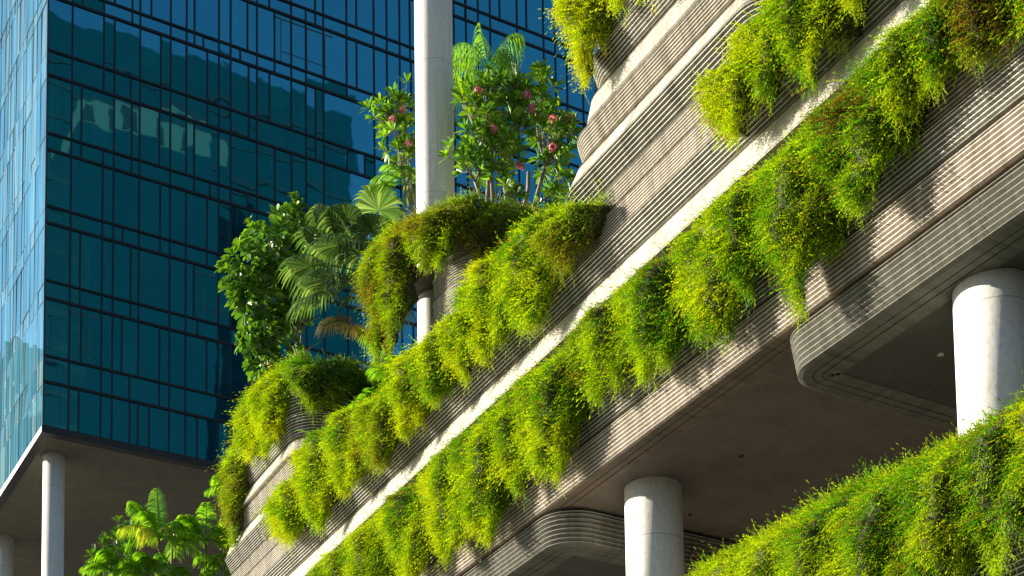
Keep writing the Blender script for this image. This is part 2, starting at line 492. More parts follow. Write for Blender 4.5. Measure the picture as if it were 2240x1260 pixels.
# block D at the far end
layersD = [(16.64, 17.12, 6, M_GREY, .0, .20, .055), (17.12, 17.58, 6, M_CREAM, .20, -.16, .014), (17.58, 18.10, 6, M_BEIGE, .0, .06, .035), (18.10, 18.6, 7, M_CREAM, .18, -.18, .014), (18.6, 19.2, 6, M_GREY, -.02, .14, .05), (19.2, 19.9, 6, M_GREY, .10, .08, .05)]
for i, (a, b, n, mm, o0, tl, dp) in enumerate(layersD):
    band(a, b, n, round_path([(FX, Y_F), (FX, 36.25), (X_I - 6, 36.25)], .85, 14), mm, o0, tl, dp, None, i * 1.61)
d = MB(); d.box(FX + .3, X_I - 6, 36.6, Y_F - .1, 16.5, 19.85); d.build("block_core", M_DARK, podium)
# far end wall of the podium
d = MB(); d.box(FX + .1, X_I, Y_F - .06, Y_F + .1, -1.6, 19.1); d.build("end_wall", M_BEIGE, podium)

# the main face is not quite square to the tower: it falls away towards the far end
def fx(y): return FX + .034 * (y - 19)
def run_out(o):
    me = o.data
    co = np.empty(len(me.vertices) * 3, np.float32); me.vertices.foreach_get("co", co); co = co.reshape(-1, 3)
    co[:, 0] += .034 * (co[:, 1] - 19)
    me.vertices.foreach_set("co", co.ravel()); me.update()
for o in list(podium.children): run_out(o)

# planter block round the tall column
kp = round_path([(18.22, 34.5), (18.22, 32.75), (X_I, 32.75)], .95, 14)
for i in range(11):
    z0 = 16.64 + i * .57
    band(z0, z0 + .57, 6, kp, [M_BEIGE, M_SAND, M_CREAM][i % 3], 0, .05, .05, None, i * .7)
d = MB(); d.box(18.6, X_I, 33.2, 34.45, 16.5, 22.9); d.build("block_core", M_DARK, podium)
d = MB(); d.box(18.3, 23.6, 33.0, 36.7, 22.95, 23.3); d.build("planter_trough", M_BEIGE, podium)
# low terrace beyond the far end, carrying the palms
d = MB(); d.box(11.8, 22, Y_F + .15, 54, -1.6, 15.2); d.build("low_terrace", M_BEIGE, podium)

def column(x, y, r, z0, z1, parent, n=64):
    m = MB()
    m.tube([(x, y, z0), (x, y, z0 + (z1 - z0) * .5), (x, y, z1)], [r] * 3, n)
    return m.build("column", M_COLUMN, parent, smooth=True)
column(16.1, 22.55, .5, 8.2, 12.0, podium)
column(15.6, 14.3, .5, 8.2, 11.36, podium)
column(19.15, 36.25, .5, 15.0, 41.0, podium)

def downlight(x, y, z, pale=False):
    m = MB()
    m.tube([(x, y, z + .05), (x, y, z - .008)], [.036, .036], 20)
    o = m.build("downlight", M_LAMPPALE if pale else M_LAMPRIM, podium)
    r = MB()
    ring = [(x + math.cos(t) * q, y + math.sin(t) * q, z - .006 - (q < .085) * .008) for q in (.046, .037) for t in np.linspace(0, 2 * math.pi, 20, endpoint=False)]
    r.add(ring, [(j, (j + 1) % 20, 20 + (j + 1) % 20, 20 + j) for j in range(20)])
    k = r.build("lamp_rim", M_LAMPPALE if pale else M_TRIM, podium); k.parent = o; k.matrix_parent_inverse = Matrix.Identity(4)
for p in [(16.65, 20.81, 11.97), (17.33, 23.15, 11.97), (18.79, 20.92, 11.97)]: downlight(*p)
downlight(16.21, 15.84, 11.34, True)


# ------------------------------------------------------------------ glass tower
TX, TY, TZ = 18.3, 73.1, 34.75
tower = empty("glass_tower", (TX, TY, -1.6), "tall blue glass tower raised on round white columns", "building")
ZR = [34.80, 36.94, 38.19, 40.94, 41.80, 44.58, 45.41, 48.15, 48.98, 51.83, 53.06, 55.75, 56.45, 59.1, 59.85, 62.6, 63.4, 66.1, 66.9, 69.6, 70.4, 73.1, 73.9, 76.6]
main = [18.3, 19.44, 20.93, 21.45, 22.69, 24.2, 25.0, 26.65, 27.26, 28.64, 30.48, 31.27, 32.24]
alt = {0: [19.9, 22.3, 25.4, 29.58], 1: [23.72, 26.06, 28.2, 31.8]}
x = 32.24
while x < 80:
    x += random.choice([.75, 1.05, 1.3, 1.55, 1.7]); main.append(round(x, 2))
    if random.random() < .45: alt[random.randint(0, 1)].append(round(x + .65, 2))
TEAL = [(.003, .034, .046), (.005, .056, .068), (.002, .024, .042), (.008, .080, .090), (.002, .010, .016), (.003, .038, .066)]
panes = []
for r in range(len(ZR) - 1):
    tall = ZR[r + 1] - ZR[r] > 1.5
    xs = sorted(set(main + alt[(r // 2) % 2])) if tall else sorted(set(main + alt[(r // 2 + 1) % 2]))
    xs = [q for q in xs if random.random() > .05 or q == TX]
    for q0, q1 in zip(list(xs[:-1]), list(xs[1:])):
        if q1 - q0 > 1.2 and random.random() < .5: xs.append(round(q0 + (q1 - q0) * random.choice([.36, .64]), 2))
    xs = sorted(xs)
    for a, b in zip(xs[:-1], xs[1:]):
        if b - a < .2: continue
        c = random.choice(TEAL) if tall else random.choice([(.004, .032, .062), (.003, .026, .050), (.004, .03, .045)])
        j = [random.uniform(-.006, .006) for _ in range(3)]
        panes.append((a, b, ZR[r], ZR[r + 1], c, j, (b - a) * (ZR[r + 1] - ZR[r]), 'S'))
ys = [TY]
random.seed(5)
while ys[-1] < 112:
    ys.append(ys[-1] + random.choice([.5, .62, .8, .95, 1.25]))
for r in range(len(ZR) - 1):
    for a, b in zip(ys[:-1], ys[1:]):
        j = [random.uniform(-.012, .012) for _ in range(3)]
        panes.append((a, b, ZR[r], ZR[r + 1], random.choice([(.18, .58, .80), (.24, .64, .84), (.38, .74, .86), (.15, .50, .74)]), j, 0, 'W'))  # pane colours carry the bright sky reflection of this side

def pane_geom(m, p):
    a, b, z0, z1, c, j, ar, side = p
    if side == 'S' and z1 - z0 > 2.3 and (int(a * 100) * 7 + int(z0 * 10)) % 10 < 7:
        # a blind let down behind the pane: its lower rim shows as a change of tone
        f = .35 + ((int(a * 100) * 13 + int(z0 * 10) * 3) % 50) / 100
        zm = z1 - (z1 - z0) * f
        c2 = tuple(q * (.35 if int(a * 100) % 3 else 1.7) for q in c)
        k0 = (zm - z0) / (z1 - z0)
        lo = lambda u, v: u + (v - u) * k0
        A, B, Cc, D_ = TY + j[0], TY + j[1], TY + j[2], TY + j[0] + j[2] - j[1]
        m.add([(a, A, z0), (b, B, z0), (b, lo(B, Cc), zm), (a, lo(A, D_), zm)], [(0, 1, 2, 3)], c2)
        m.add([(a, lo(A, D_), zm), (b, lo(B, Cc), zm), (b, Cc, z1), (a, D_, z1)], [(0, 1, 2, 3)], c)
    elif side == 'S':
        m.add([(a, TY + j[0], z0), (b, TY + j[1], z0), (b, TY + j[2], z1), (a, TY + j[0] + j[2] - j[1], z1)], [(0, 1, 2, 3)], c)
    else:
        m.add([(TX + j[0], b, z0), (TX + j[1], a, z0), (TX + j[2], a, z1), (TX + j[0] + j[2] - j[1], b, z1)], [(0, 1, 2, 3)], c)
# rooms with the blinds up: dark glass, pale frames of the inner sashes behind it
OPEN = [(25.3, 28.7, 41.80), (19.3, 20.95, 38.19), (29.4, 32.95, 56.45)]
panes = [(p[0], p[1], p[2], p[3], (.001, .006, .008) if any(p[7] == 'S' and a <= p[0] and p[1] <= b and abs(p[2] - z) < .05 for a, b, z in OPEN) else p[4], *p[5:]) for p in panes]
def seen_z(p):      # the panes in front of the camera on the dark face
    return p[7] == 'S' and p[0] < 36 and p[2] < 58
big = sorted([p for p in panes if seen_z(p)], key=lambda p: -p[6])[:100]
for p in big:
    m = MB(); pane_geom(m, p); m.build("window_pane", M_GLASS, tower)
m = MB()
bigset = set(id(p) for p in big)
for p in panes:
    if id(p) not in bigset and p[7] == 'S': pane_geom(m, p)
o = m.build("glazing", M_GLASS, tower); o["kind"] = "stuff"
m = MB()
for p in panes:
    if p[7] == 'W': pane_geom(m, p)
o = m.build("sky_painted_glazing", M_SKYGLASS, tower); o["kind"] = "stuff"
m = MB()
for r in range(len(ZR) - 1):
    for p in [q for q in panes if q[7] == 'S' and q[2] == ZR[r]]:
        m.box(p[0] - .035, p[0] + .035, TY - .055, TY + .03, p[2] + .05, p[3] - .05)
for i, z in enumerate(ZR):
    m.box(TX - .02, 81, TY - .065, TY + .03, z - .05, z + .05 + (.02 if i % 2 else 0))
m.build("mullion_grid", M_MULLION, tower)
M_SASH = plain("pale_inner_sash", (.05, .15, .18), .5)
for (a, b, z), bars in zip(OPEN, [(.55, 1.25, 2.6), (1.05,), (.5, 1.9, 2.9)]):
    m = MB()
    for q in bars: m.box(a + q, a + q + .05, TY - .02, TY - .008, z + .1, z + 2.3)
    m.box(a + .1, b - .2, TY - .02, TY - .008, z + 2.34, z + 2.40)
    m.box(a + .6, b - .5, TY - .02, TY - .008, z + .62, z + .65)
    m.build("inner_sash", M_SASH, tower)
m = MB()
for y in ys:
    m.box(TX - .012, TX + .02, y - .009, y + .009, ZR[0], ZR[-1])
for z in ZR[1:]:
    m.box(TX - .014, TX + .02, TY + .02, ys[-1], z - .018, z + .018)
m.box(TX - .06, TX + .02, TY - .06, TY + .02, ZR[0], ZR[-1])
m.build("pale_mullion_grid", M_PALEMULLION, tower)
m = MB()
m.box(TX - .10, 81, TY - .12, TY + .3, TZ - .28, TZ + .03); m.box(TX - .10, TX + .3, TY + .3, 113, TZ - .28, TZ + .03)
m.build("edge_trim", M_TRIM, tower)
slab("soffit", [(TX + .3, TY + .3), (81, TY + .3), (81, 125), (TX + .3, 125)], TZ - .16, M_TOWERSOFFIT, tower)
m = MB(); m.box(TX + .2, 80, TY + .2, 112, TZ, 76.5); m.build("tower_core", M_DARK, tower)
for (x, y) in [(19.4, 75.4), (19.7, 86.6), (19.7, 98.5), (31.5, 75.6), (44, 75.6), (31.5, 98), (44, 98)]:
    column(x, y, .5, -1.6, TZ - .15, tower)

# buildings across the streets: out of the frame, seen only as reflections in the tower's glass
M_OFFICE = plain("dark_teal_office_glass", (.002, .024, .033), .25)
of = empty("office_block", (50, -45, -1.6), "dark teal office block across the street, mirrored in the glass tower", "building")
m = MB(); m.box(14, 81.5, -62, -29.8, -1.6, 133); m.build("wall", M_OFFICE, of)
m = MB()
for z in range(20, 132, 4): m.box(13.9, 81.6, -29.8, -29.65, z, z + .5)
m.build("floor_lines", M_MULLION, of)
m = MB(); m.box(45, 60.5, -29.6, -20, -1.6, 114.4); m.build("annex_wall", M_OFFICE, of)
m = MB(); m.box(45, 60.5, -29.6, -20, 114.4, 117.2); m.build("penthouse", plain("dim_penthouse_render", (.055, .055, .05), .8), of)
m = MB()
for x in (45.5, 48.2, 51.3, 54, 57.2): m.box(x, x + 1.1, -20, -19.9, 114.6, 116.8)
m.build("penthouse_window", M_MULLION, of)
ob = empty("corner_office_block", (2, 137, -1.6), "teal office block beyond the tower, mirrored in its bright side", "building")
zt_ = 66.5
m = MB(); m.box(-16, 8.6, 126, 150, -1.6, zt_); m.build("wall", M_OFFICE, ob)

m = MB()
for (cx, cz, rx, rz, a0, a1) in [(7.45, 61.6, .62, 1.25, 0, 6.283), (5.6, 61.0, .55, 1.0, -.2, 3.6)]:
    n_ = 28
    for i in range(n_):
        t0, t1 = a0 + (a1 - a0) * i / n_, a0 + (a1 - a0) * (i + 1) / n_
        q = [(cx + math.cos(t) * (rx + w), cz + math.sin(t) * (rz + w)) for t, w in ((t0, -.2), (t1, -.2), (t1, .2), (t0, .2))]
        m.add([(x, 125.9, z) for x, z in q] + [(x, 126.0, z) for x, z in q], [(0, 1, 2, 3), (0, 4, 5, 1), (2, 6, 7, 3)])
m.build("sign", plain("white_sign", (.8, .8, .78)), ob)

# ------------------------------------------------------------------ hanging plants
def fbm(a, b, ph, k=1.0):
    return (np.sin(a * 2.1 * k + ph) * np.cos(b * 1.7 * k + ph * 1.3) + .6 * np.sin(a * 4.7 * k + b * 2.9 * k + ph * 2.1) + .45 * np.cos(b * 6.1 * k - a * 3.3 * k + ph * .7)) / 2.05

def unit(a):
    return a / np.maximum(np.linalg.norm(a, axis=1, keepdims=True), 1e-6)

def sprigs(B, D, L, W, C, st=6):
    """feathery shoots: B base, D direction, L length, W leaflet size, C colour; each is st pairs of leaflets along a curl"""
    m = len(B)
    R = unit(rng.normal(size=(m, 3)))
    S = unit(np.cross(D, R))
    curl = np.c_[rng.normal(0, .25, m), rng.normal(0, .25, m), rng.uniform(-.7, .15, m)]
    V = np.empty((m, st, 2, 3, 3), np.float32)
    for i in range(st):
        t = (i + .15) / st
        p = B + D * (L * t)[:, None] + curl * (L * t * t)[:, None]
        T = unit(D + curl * (2 * t))
        h = (L / st * .62)[:, None]
        w = (W * (1.05 - .55 * t))[:, None]
        for k, sg in enumerate((1, -1)):
            up_ = rng.normal(0, .35, (m, 3)) * w
            V[:, i, k, 0] = p - T * h * .4
            V[:, i, k, 1] = p + T * h * .9
            V[:, i, k, 2] = p + S * sg * w + T * h * 1.2 + up_
    V = V.reshape(-1, 3)
    F = np.arange(len(V), dtype=np.int32).reshape(-1, 3)
    c = np.repeat(C, st * 6, axis=0)
    return V, F, c

PAL = {'lime': (.33, .50, .012), 'green': (.09, .27, .014), 'olive': (.23, .29, .022), 'brown': (.18, .13, .03), 'gold': (.44, .50, .014), 'rust': (.32, .14, .02)}
def plant(name, label, group, P, nrm, W, L, Bz, mixw, dens=900, scale=1.0, top=.16, tips=1.0, seed=0):
    """one hanging clump: P = middle of its upper edge, nrm = outward direction in plan, W half width, L length, Bz bulge"""
    global rng
    rng = np.random.default_rng(100 + seed)
    n = np.array([nrm[0], nrm[1], 0.]); n /= np.linalg.norm(n)
    al = np.array([-n[1], n[0], 0.])
    P = np.array(P)
    ph = rng.uniform(0, 20)
    def shape(s, t):
        w = W * (1.0 - .52 * np.clip(t, 0, 1) ** 2.3)
        ll = L * (1 - .34 * s ** 2 + .10 * np.sin(s * 5 + ph))
        gt = np.where(t < .16, .45 + .55 * np.sqrt(np.clip(t, 0, 1) / .16), 1.0 - .45 * np.clip((t - .16) / .84, 0, 1) ** 1.3)
        o = Bz * (.10 + .90 * np.sqrt(np.clip(1 - s * s, 0, 1))) * gt
        tuft = fbm(s * W, t * L, ph, 1.5)
        o = o + (.16 * tuft + .085 * fbm(s * W, t * L, ph + 4, 3.3)) * np.clip(t * 6 + .3, 0, 1)
        pos = P + al * (s * w)[:, None] + n * (o)[:, None]
        pos[:, 2] += np.where(t < 0, top * np.sqrt(np.clip(1 - (1 + t * 1.0) ** 2, 0, 1)), -t * ll)
        pos = np.where((t < 0)[:, None], pos - n * ((-t) * (o + .25))[:, None], pos)
        return pos, tuft
    cnt = int(dens * 1.3 * 2 * W * (L + .4))
    # the tufts: bases grouped so that there are dark gaps between them
    s = rng.uniform(-1, 1, cnt); t = rng.uniform(-.22, 1.0, cnt) if L > .6 else rng.uniform(-.4, 1, cnt)
    t = np.where(t < 0, t * 4.5, t)
    hol = fbm(s * W, t * L, ph + 7, 3.1) + .5 * fbm(s * W, t * L, ph + 2, 1.2)
    keep = (hol > -.42) | (rng.random(cnt) < .22)
    s, t = s[keep], t[keep]; cnt = len(s)
    pos, tuft = shape(s, t)
    pos -= n * (np.abs(rng.normal(0, .05, cnt)))[:, None]
    D = n * .85 + al * (s * .65)[:, None] + rng.normal(0, .28, (cnt, 3))
    D[:, 2] += np.where(t < 0, .45, -.30 - .35 * np.clip(t, 0, 1))
    D = unit(D)
    Ls = rng.uniform(.11, .22, cnt) * scale
    # long shoots
    lg = rng.random(cnt) < .10
    Ls = np.where(lg, Ls * 1.9, Ls)
    Ws = rng.uniform(.010, .017, cnt) * scale
    # dangling ends along the lower rim
    k = int(90 * W * tips * 2)
    sd = rng.uniform(-.95, .95, k); td = rng.uniform(.82, 1.0, k)
    pd, _ = shape(sd, td)
    Bd, Dd, Ld = [], [], []
    for q in range(k):
        ln = abs(rng.normal(0, .22)) * tips + .06
        cur = pd[q].copy()
        dr = np.array([rng.normal(0, .25), rng.normal(0, .25), -1.0])
        for _ in range(int(ln / .07) + 1):
            Bd.append(cur.copy()); Dd.append(dr + rng.normal(0, .35, 3)); Ld.append(.12)
            cur = cur + dr * .07 + rng.normal(0, .012, 3)
    Bd = np.array(Bd).reshape(-1, 3); Dd = unit(np.array(Dd).reshape(-1, 3)); Ld = np.array(Ld)
    # thin shoots standing up from the upper rim
    ku = int(10 * W)
    su = rng.uniform(-1, 1, ku); pu, _ = shape(su, np.full(ku, -.3))
    Bu, Du, Lu = [], [], []
    for q in range(ku):
        cur = pu[q].copy(); dr = unit(np.array([[rng.normal(-.2, .35), rng.normal(0, .35), 1.0]]))[0]
        for _ in range(rng.integers(1, 4)):
            Bu.append(cur.copy()); Du.append(dr); Lu.append(.11); cur = cur + dr * .08
    Bu = np.array(Bu).reshape(-1, 3); Du = np.array(Du).reshape(-1, 3); Lu = np.array(Lu)
    BB = np.concatenate([pos, Bd, Bu]); DD = np.concatenate([D, Dd, Du]); LL = np.concatenate([Ls, Ld * scale, Lu * scale])
    WW = np.concatenate([Ws, np.full(len(Bd), .014 * scale), np.full(len(Bu), .011 * scale)])
    mm = len(BB)
    # the plant's own lime, green, olive, brown; gold also paints in the sunlit glow
    nz = fbm(BB[:, 1] * 1.0 + BB[:, 0], BB[:, 2], ph + 9, .9) + rng.normal(0, .36, mm)
    names = list(mixw.keys()); wts = np.array([mixw[q] for q in names], float); wts /= wts.sum()
    cum = np.cumsum(wts)
    u = np.argsort(np.argsort(nz)) / mm
    idx = np.minimum(np.searchsorted(cum, u), len(names) - 1)
    C = np.array([PAL[q] for q in names])[idx] * rng.uniform(.75, 1.2, (mm, 1))
    V, F, c = sprigs(BB, DD, LL, WW, C, 5)
    me = mesh_np(name, V, F, colors=c)
    zt = P[2]
    o = bpy.data.objects.new(name, None); COL.objects.link(o); o.location = P
    tag(o, label, "plant", group)
    link("foliage", me, M_VINE, o)
    # dark core sheet added against see-through, shade between the shoots in its colour
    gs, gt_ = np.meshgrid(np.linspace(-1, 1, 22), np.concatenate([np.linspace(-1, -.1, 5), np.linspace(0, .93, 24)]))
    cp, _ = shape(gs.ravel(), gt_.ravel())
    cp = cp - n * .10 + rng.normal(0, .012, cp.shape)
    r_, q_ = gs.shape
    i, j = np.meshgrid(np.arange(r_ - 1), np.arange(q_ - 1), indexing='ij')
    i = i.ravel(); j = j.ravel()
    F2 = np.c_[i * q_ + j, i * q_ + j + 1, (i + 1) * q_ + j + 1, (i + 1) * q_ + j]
    link("dark_core", mesh_np("dark_core", cp, F2, smooth=True), M_DARKCORE, o)
    return o

NEAR = {'brown': .05, 'green': .38, 'olive': .14, 'lime': .33, 'gold': .10}  # gold share raised for the yellow glow of sunlit sides
MID = {'brown': .03, 'green': .27, 'olive': .15, 'lime': .38, 'gold': .17}
FAR = {'green': .16, 'olive': .14, 'lime': .45, 'gold': .25}
DULL = {'brown': .12, 'olive': .48, 'green': .16, 'lime': .24}
g1 = "clumps hanging in a row from the lower planter above the columns"
R1 = [(31.84, 1.0, 12.4, MID, "lime clump at the bottom edge of the photo, farthest down the row over the columns"),
      (30.0, 1.1, 12.0, MID, "dull green clump just above the bottom edge, second from the lower end of its row"),
      (28.1, 1.15, 11.8, MID, "broad green clump left of the dark slab end, reaching the bottom of the photo"),
      (26.5, .85, 11.65, FAR, "narrow lime clump ending just above the lowest ribbed slab"),
      (25.3, 1.2, 11.6, MID, "long lime clump with a ragged tip above the rounded dark slab end"),
      (24.15, .65, 12.1, NEAR, "short dark green clump tucked between two long ones left of the mid column"),
      (22.95, 1.2, 11.85, MID, "wide full clump hanging above and left of the mid white column"),
      (21.15, .95, 12.55, {'brown': .18, 'green': .3, 'olive': .2, 'lime': .35}, "clump with brown dead stems above the mid white column"),
      (19.8, .9, 12.25, NEAR, "green clump with an even rounded end, right of the brown stemmed one"),
      (18.35, .82, 12.1, MID, "bright yellow ridged clump pointing at the rounded corner of the dark slab"),
      (17.5, .68, 12.5, NEAR, "shorter clump between the bright yellow one and the longest one"),
      (16.45, .75, 11.8, NEAR, "longest clump, its thin tip hanging over the slab corner beside the right column"),
      (15.2, 1.0, 12.45, {'brown': .14, 'green': .4, 'olive': .14, 'lime': .32}, "big bushy clump with rusty inner stems, upper right"),
      (14.35, .75, 13.2, NEAR, "dark green clump with one loose strand, right of the big bushy one"),
      (13.75, .55, 13.25, MID, "yellow green clump with a jagged lower edge near the top right corner"),
      (12.95, .6, 13.1, {'brown': .35, 'olive': .3, 'green': .2, 'lime': .2}, "withered brown clump near the top right corner"),
      (12.05, .65, 12.95, {'rust': .2, 'green': .4, 'lime': .4}, "clump with orange tips in the top right corner")]
sd = 0
def on_face(y, *zs):
    k = (14.3 - .646) / (14.3 - .034 * y)
    return (y * k, *[z * k for z in zs])
for (yc, w, zb, mx, lab) in R1:
    sd += 1
    yc, zb = on_face(yc, zb)
    plant("trailing_plant", lab, g1, (fx(yc) - .02, yc, 14.06), (-1, 0), w * 1.15, 14.06 - zb - .20, .88, mx, 1250, 1.05, tips=.6, seed=sd)
g2 = "clumps hanging in a row from the middle planter"
R2 = [(34.4, 1.1, 14.85, 16.45, FAR, "lowest lime clump of the middle row, right of the bare ribbed end"),
      (32.7, 1.05, 14.55, 16.95, FAR, "dense clump under the rounded bright ledge corner, lower left"),
      (31.1, .85, 14.7, 16.8, FAR, "yellow clump below the small feather palm in the dark corner"),
      (29.5, 1.15, 14.65, 16.5, DULL, "olive topped clump directly below the tall column's foot, left side"),
      (28.2, .62, 14.8, 16.7, FAR, "slim lime clump hanging like a tongue below the tall column's foot"),
      (27.0, 1.0, 15.0, 16.55, MID, "round green clump in front of the foot of the tall column"),
      (25.9, .75, 15.0, 16.5, MID, "short clump right of the tall column's foot"),
      (24.9, .95, 14.95, 16.95, FAR, "bright lime sloping clump under the single small palm frond"),
      (23.5, 1.05, 14.75, 16.95, MID, "large clump below the left end of the bare rounded layers"),
      (22.35, .7, 15.3, 16.5, DULL, "uppermost clump of the middle row, against the bare rounded layers")]
for (yc, w, zb, zt, mx, lab) in R2:
    sd += 1
    yc, zb, zt = on_face(yc, zb, zt)
    plant("trailing_plant", lab, g2, (fx(yc) - .02, yc, zt - .30), (-1, 0), w * 1.12, zt - zb - .50, .88, mx, 1150, 1.15, tips=.6, seed=sd)
g3 = "clumps hanging from the planter right of the bare layers"
R3 = [(17.65, .72, 14.85, {'rust': .10, 'olive': .2, 'lime': .45, 'gold': .25}, "rusty speckled round clump hanging free over the ribbed wall, top centre right"),
      (16.85, .72, 14.95, FAR, "golden green clump right beside the rusty speckled one"),
      (15.95, .8, 14.65, MID, "big lime clump below the curved bright ledge at the top"),
      (15.0, .6, 14.95, NEAR, "dark green clump at the top edge right of the curved ledge")]
for (yc, w, zb, mx, lab) in R3:
    sd += 1
    zt = {17.65: 15.95, 16.85: 16.2}.get(yc, 16.3)
    plant("trailing_plant", lab, g3, (fx(yc) - .02, yc, zt), (-1, 0), w, zt - zb - .22, .88, mx, 1250, 1.05, top=.25, tips=.6, seed=sd)
g4 = "clumps hanging from the topmost planter"
R4 = [(21.75, .6, 18.45, 20.7, {'gold': .45, 'lime': .45, 'olive': .1}, "golden yellow clump hanging off the topmost left corner"),
      (20.8, .6, 19.1, 20.7, {'gold': .35, 'lime': .5, 'green': .15}, "short yellow green clump at the top edge beside the golden one"),
      (19.95, .7, 18.75, 20.7, FAR, "ragged lime clump at the top edge, rightmost over the bare layers"),
      (19.1, .6, 19.2, 20.7, MID, "small clump cut off by the top edge over the bare layers")]
for (yc, w, zb, zt, mx, lab) in R4:
    sd += 1
    plant("trailing_plant", lab, g4, (fx(yc) - .08, yc, zt), (-1, 0), w, zt - zb - .1, .75, mx, 1200, 1.05, tips=.7, seed=sd)
g0 = "clumps of the front hedge in the lower right corner"
R0 = [(18.7, .85, 6.6, 9.0, MID, "left end of the front hedge, low clump beside the mid column's foot"),
      (17.4, .85, 6.4, 8.95, MID, "second clump of the front hedge, right of the mid column"),
      (16.2, .95, 6.2, 8.95, MID, "tall headed clump of the front hedge with twigs standing up"),
      (15.0, .85, 6.4, 8.8, NEAR, "lime clump of the front hedge under the dark recess"),
      (14.0, .8, 6.6, 8.75, NEAR, "clump of the front hedge at the foot of the right column"),
      (13.0, .8, 7.0, 8.75, {'brown': .12, 'green': .4, 'olive': .2, 'lime': .3}, "thinning clump of the front hedge with ribbed wall showing through, far right"),
      (12.1, .8, 7.2, 8.8, NEAR, "clump of the front hedge cut off by the right edge")]
for (yc, w, zb, zt, mx, lab) in R0:
    sd += 1
    plant("trailing_plant", lab, g0, (fx(yc) - .05, yc, zt - .05), (-1, 0), w, zt - zb - .05, .7, mx, 1300 if yc > 13.5 else 800, 1.0, top=.22, tips=.8, seed=sd)
g5 = "hedge clumps round the tall column"
RK = [((17.65, 35.95, 23.75), (-1, .15), .6, 3.0, DULL, "long golden hedge drape left of the tall column"),
      ((17.7, 35.2, 23.6), (-1, 0), .6, 2.8, DULL, "olive hedge drape touching the left side of the tall column"),
      ((17.9, 33.5, 23.3), (-1, -.5), .95, 1.3, DULL, "olive brown hedge wrapped in front of the tall column"),
      ((18.9, 32.7, 23.2), (-.3, -1), 1.0, 1.9, DULL, "dark shaded hedge right of the tall column"),
      ((20.6, 32.8, 23.2), (0, -1), .95, 1.2, {'green': .6, 'olive': .4}, "dark green hedge under the pink flowering trees"),
      ((22.2, 32.8, 23.2), (0, -1), .9, .8, {'green': .6, 'olive': .4}, "low dark hedge between the flowering trees and the bare layers")]
for (P, nn, w, L, mx, lab) in RK:
    sd += 1
    plant("trailing_plant", lab, g5, P, nn, w, L, .6, mx, 1050, 1.15, top=.35, tips=.6, seed=sd)
g6 = "hedge clumps on the far left end of the podium"
RD = [((fx(40.5) + .1, 40.5, 19.9), (-1, .2), .72, 2.5, DULL, "leftmost olive hedge drape over the podium's far corner"),
      ((fx(39.0), 39.0, 20.5), (-1, 0), .85, 1.5, FAR, "bright lime hedge drape below the broad leaved tree"),
      ((fx(37.6), 37.6, 20.45), (-1, -.15), 1.0, 1.8, FAR, "golden hedge drape over the bright rounded ledge corner"),
      ((15.9, 36.2, 20.15), (-.5, -1), .85, 1.0, {'green': .5, 'olive': .3, 'lime': .2}, "dark shaded hedge turning the corner below the tree trunks"),
      ((17.15, 36.0, 20.15), (0, -1), .95, .9, {'green': .65, 'olive': .35}, "flat topped dark hedge under the fan palm")]
for (P, nn, w, L, mx, lab) in RD:
    sd += 1
    plant("trailing_plant", lab, g6, P, nn, w, L, .6, mx, 1050, 1.2, top=.3, tips=.6, seed=sd)

# ------------------------------------------------------------------ trees and palms
rng = np.random.default_rng(3)
def V3(a): return Vector(a)
def leaf_blade(mb, base, d, side, L, W, droop, col, fold=.25, seg=4, tip=.25, wide=.6):
    """one bent leaf with a folded midrib; wide = where along it the blade is broadest"""
    d = V3(d).normalized(); side = V3(side); side = (side - d * side.dot(d)).normalized()
    nrm = d.cross(side).normalized()
    if nrm.z < 0: nrm = -nrm
    vs, fs = [], []
    for i in range(seg + 1):
        t = i / seg
        p = V3(base) + d * L * t + Vector((0, 0, -1)) * droop * L * t * t
        w = W * (math.sin(math.pi * t ** (math.log(.5) / math.log(wide))) ** .75 if 0 < t < 1 else (.12 if t == 0 else .05))
        vs += [p + side * w + nrm * w * fold, p, p - side * w + nrm * w * fold]
    for i in range(seg):
        a = i * 3
        fs += [(a, a + 1, a + 4, a + 3), (a + 1, a + 2, a + 5, a + 4)]
    mb.add(vs, fs, col)

def rnd_dir():
    v = Vector((random.gauss(0, 1), random.gauss(0, 1), random.gauss(0, 1)))
    return v.normalized()

def rosette(mb, c, axis, n, L, W, cols, spread=(.35, 1.25), droop=.15, wide=.62):
    axis = V3(axis).normalized()
    a = axis.cross(Vector((.3, .9, .2))).normalized(); b = axis.cross(a)
    for k in range(n):
        th = k * 2.39996 + random.uniform(-.2, .2)
        el = random.uniform(*spread)
        d = axis * math.cos(el) + (a * math.cos(th) + b * math.sin(th)) * math.sin(el)
        s = d.cross(axis)
        if s.length < .05: s = a
        cc = random.choice(cols); q = random.uniform(.75, 1.2)
        leaf_blade(mb, V3(c) + d * L * .08, d, s, L * random.uniform(.7, 1.1), W * random.uniform(.8, 1.1), droop, tuple(x * q for x in cc), .2, 4, wide=wide)

def wiggle(p0, p1, n, amp):
    p0, p1 = V3(p0), V3(p1)
    out = []
    for i in range(n + 1):
        t = i / n
        q = p0.lerp(p1, t)
        if 0 < i < n: q += Vector((random.gauss(0, amp), random.gauss(0, amp), random.gauss(0, amp * .4)))
        out.append(q)
    return out

